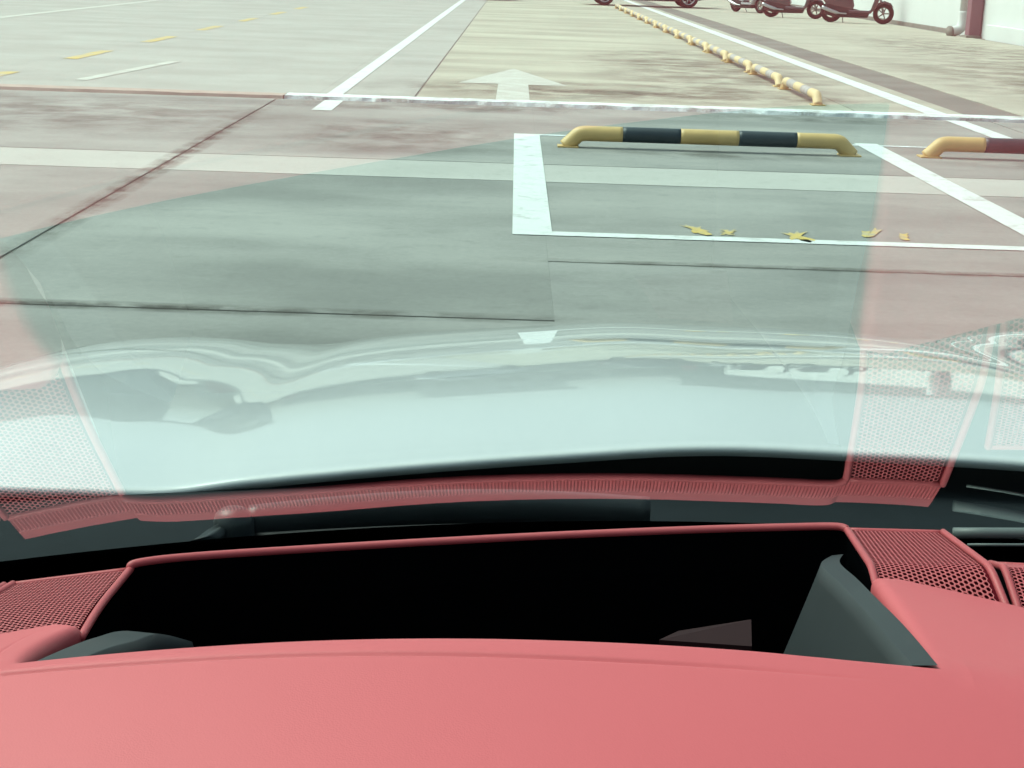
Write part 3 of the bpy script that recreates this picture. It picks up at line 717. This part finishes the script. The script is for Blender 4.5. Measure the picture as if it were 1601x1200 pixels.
# resample for ribs
Ls = [0]
for i in range(len(ext) - 1): Ls.append(Ls[-1] + (ext[i + 1] - ext[i]).length)
def along(L): return Vector([interp(Ls, [p[c] for p in ext], L) for c in range(3)])
bm = bmesh.new(); rows = []; nrb = int(Ls[-1] / .0013)
for i in range(nrb + 1):
    p = along(Ls[-1] * i / nrb); hgt = .0009 if i % 2 else 0.0
    rows.append([p + Vector((0, 0, -.001)), p + Vector((0, .004, -.0015)), p + Vector((0, .006, -.003 - hgt)), p + Vector((0, .022, -.009 - hgt)), p + Vector((0, .024, -.0095)), p + Vector((0, .036, -.015)), p + Vector((0, .039, -.032))])
grid(bm, rows, flip=True); part('ribbed_apron', bm, 'red_trim', False, parent=dash)

# ---- recess: black well, side cheeks, painted lens reflection
bm = bmesh.new(); rows = []
inner = [Vector((p.x, p.y - .002, p.z - .002)) for p in far]
fl_z = Z - .53
n = len(inner); near = [Vector((-.245 + .48 * i / (n - 1), .757, zpad(-.245 + .48 * i / (n - 1), .757) - .030)) for i in range(n)]
grid(bm, [inner, [p + Vector((0, -.004, -.03)) for p in inner], [Vector((p.x, p.y - .008, fl_z)) for p in inner], [Vector((q.x, q.y, fl_z)) for q in near], near])
for e in (0, -1):
    q = [inner[e], Vector((inner[e].x, inner[e].y - .008, fl_z)), Vector((near[e].x, near[e].y, fl_z)), near[e]]
    bm.faces.new([bm.verts.new(p) for p in q])
part('recess_well', bm, 'recess_black', False, parent=dash)
def cheek(top, bev, low, name='side_cheek'):
    bm = bmesh.new(); a, b_, c = catmull(top, 8), catmull(bev, 8), catmull(low, 8)
    rows = [a, [p * .9 + q * .1 for p, q in zip(a, b_)], [p * .1 + q * .9 for p, q in zip(a, b_)], b_, [p * .93 + q * .07 for p, q in zip(b_, c)], c]
    grid(bm, rows); return part(name, bm, 'grey_trim', True, parent=dash)
_b = [U(1300, 868, 1.045), U(1283, 883, .990), U(1312, 912, .930), U(1343, 947, .875), U(1378, 986, .810), U(1425, 1040, .735)]
cheek([U(1318, 866, 1.045), U(1313, 880, .990), U(1340, 905, .940), U(1367, 932, .885), U(1415, 980, .810), U(1466, 1040, .735)], _b,
      [q + Vector((-.045 if i else -.004, 0, -.15)) for i, q in enumerate(_b)])
_b = [U(300, 1003, .960), U(250, 991, .900), U(212, 1002, .855), U(165, 1015, .800), U(95, 1045, .748)]
cheek([U(290, 1000, .960), U(200, 986, .900), U(150, 996, .858), U(105, 1012, .800), U(30, 1045, .748)], _b, [q + Vector((.03, 0, -.12)) for q in _b])
bm = bmesh.new(); q = [U(1030, 1000, .90), U(1175, 1010, .90), U(1174, 968, .945), U(1060, 986, .945)]
vs = [bm.verts.new(p) for p in q]; f = bm.faces.new(vs); ex = bmesh.ops.extrude_face_region(bm, geom=[f]); bmesh.ops.translate(bm, vec=(0, 0, -.003), verts=[v for v in ex['geom'] if isinstance(v, bmesh.types.BMVert)])
bmesh.ops.recalc_face_normals(bm, faces=bm.faces[:])
part('lens_reflection_panel', bm, 'lens_reflection_red', False, parent=dash)  # panel coloured to stand for a reflection in the projector lens

# ---- black deck under the glass with the defroster outlet at right
bm = bmesh.new(); rows = []
for i in range(61):
    x = -.62 + 1.7 * i / 60
    yl = interp([-.7, -.34, -.258, -.038, .257, .33, .6, 1.1], [.86, .985, 1.02, 1.085, 1.095, 1.080, 1.02, .86], x)
    rows.append([Vector((x, .70 if abs(x - .0) > .30 else yl - .01, Z - .50)), Vector((x, yl - .005, Z - .462)), Vector((x, yl + .02, Z - .452)), Vector((x, glass_y(x, -.453) - .002, Z - .453)), Vector((x, glass_y(x, -.50), Z - .50))])
grid(bm, rows, flip=True); deck = part('dash_deck', bm, 'recess_black')
for (a, ya, Ya), (b_, yb, Yb), rr in (((1490, 833, 1.09), (1900, 834, 1.08), .0042), ((1512, 851.5, 1.07), (1900, 852, 1.06), .0011)):
    p, q = U(a, ya, Ya), U(b_, yb, Yb); bm = bmesh.new(); tube(bm, [p + (q - p) * (k / 8) for k in range(9)], rr, 10); part('defroster_slat', bm, 'slat_grey', parent=deck)
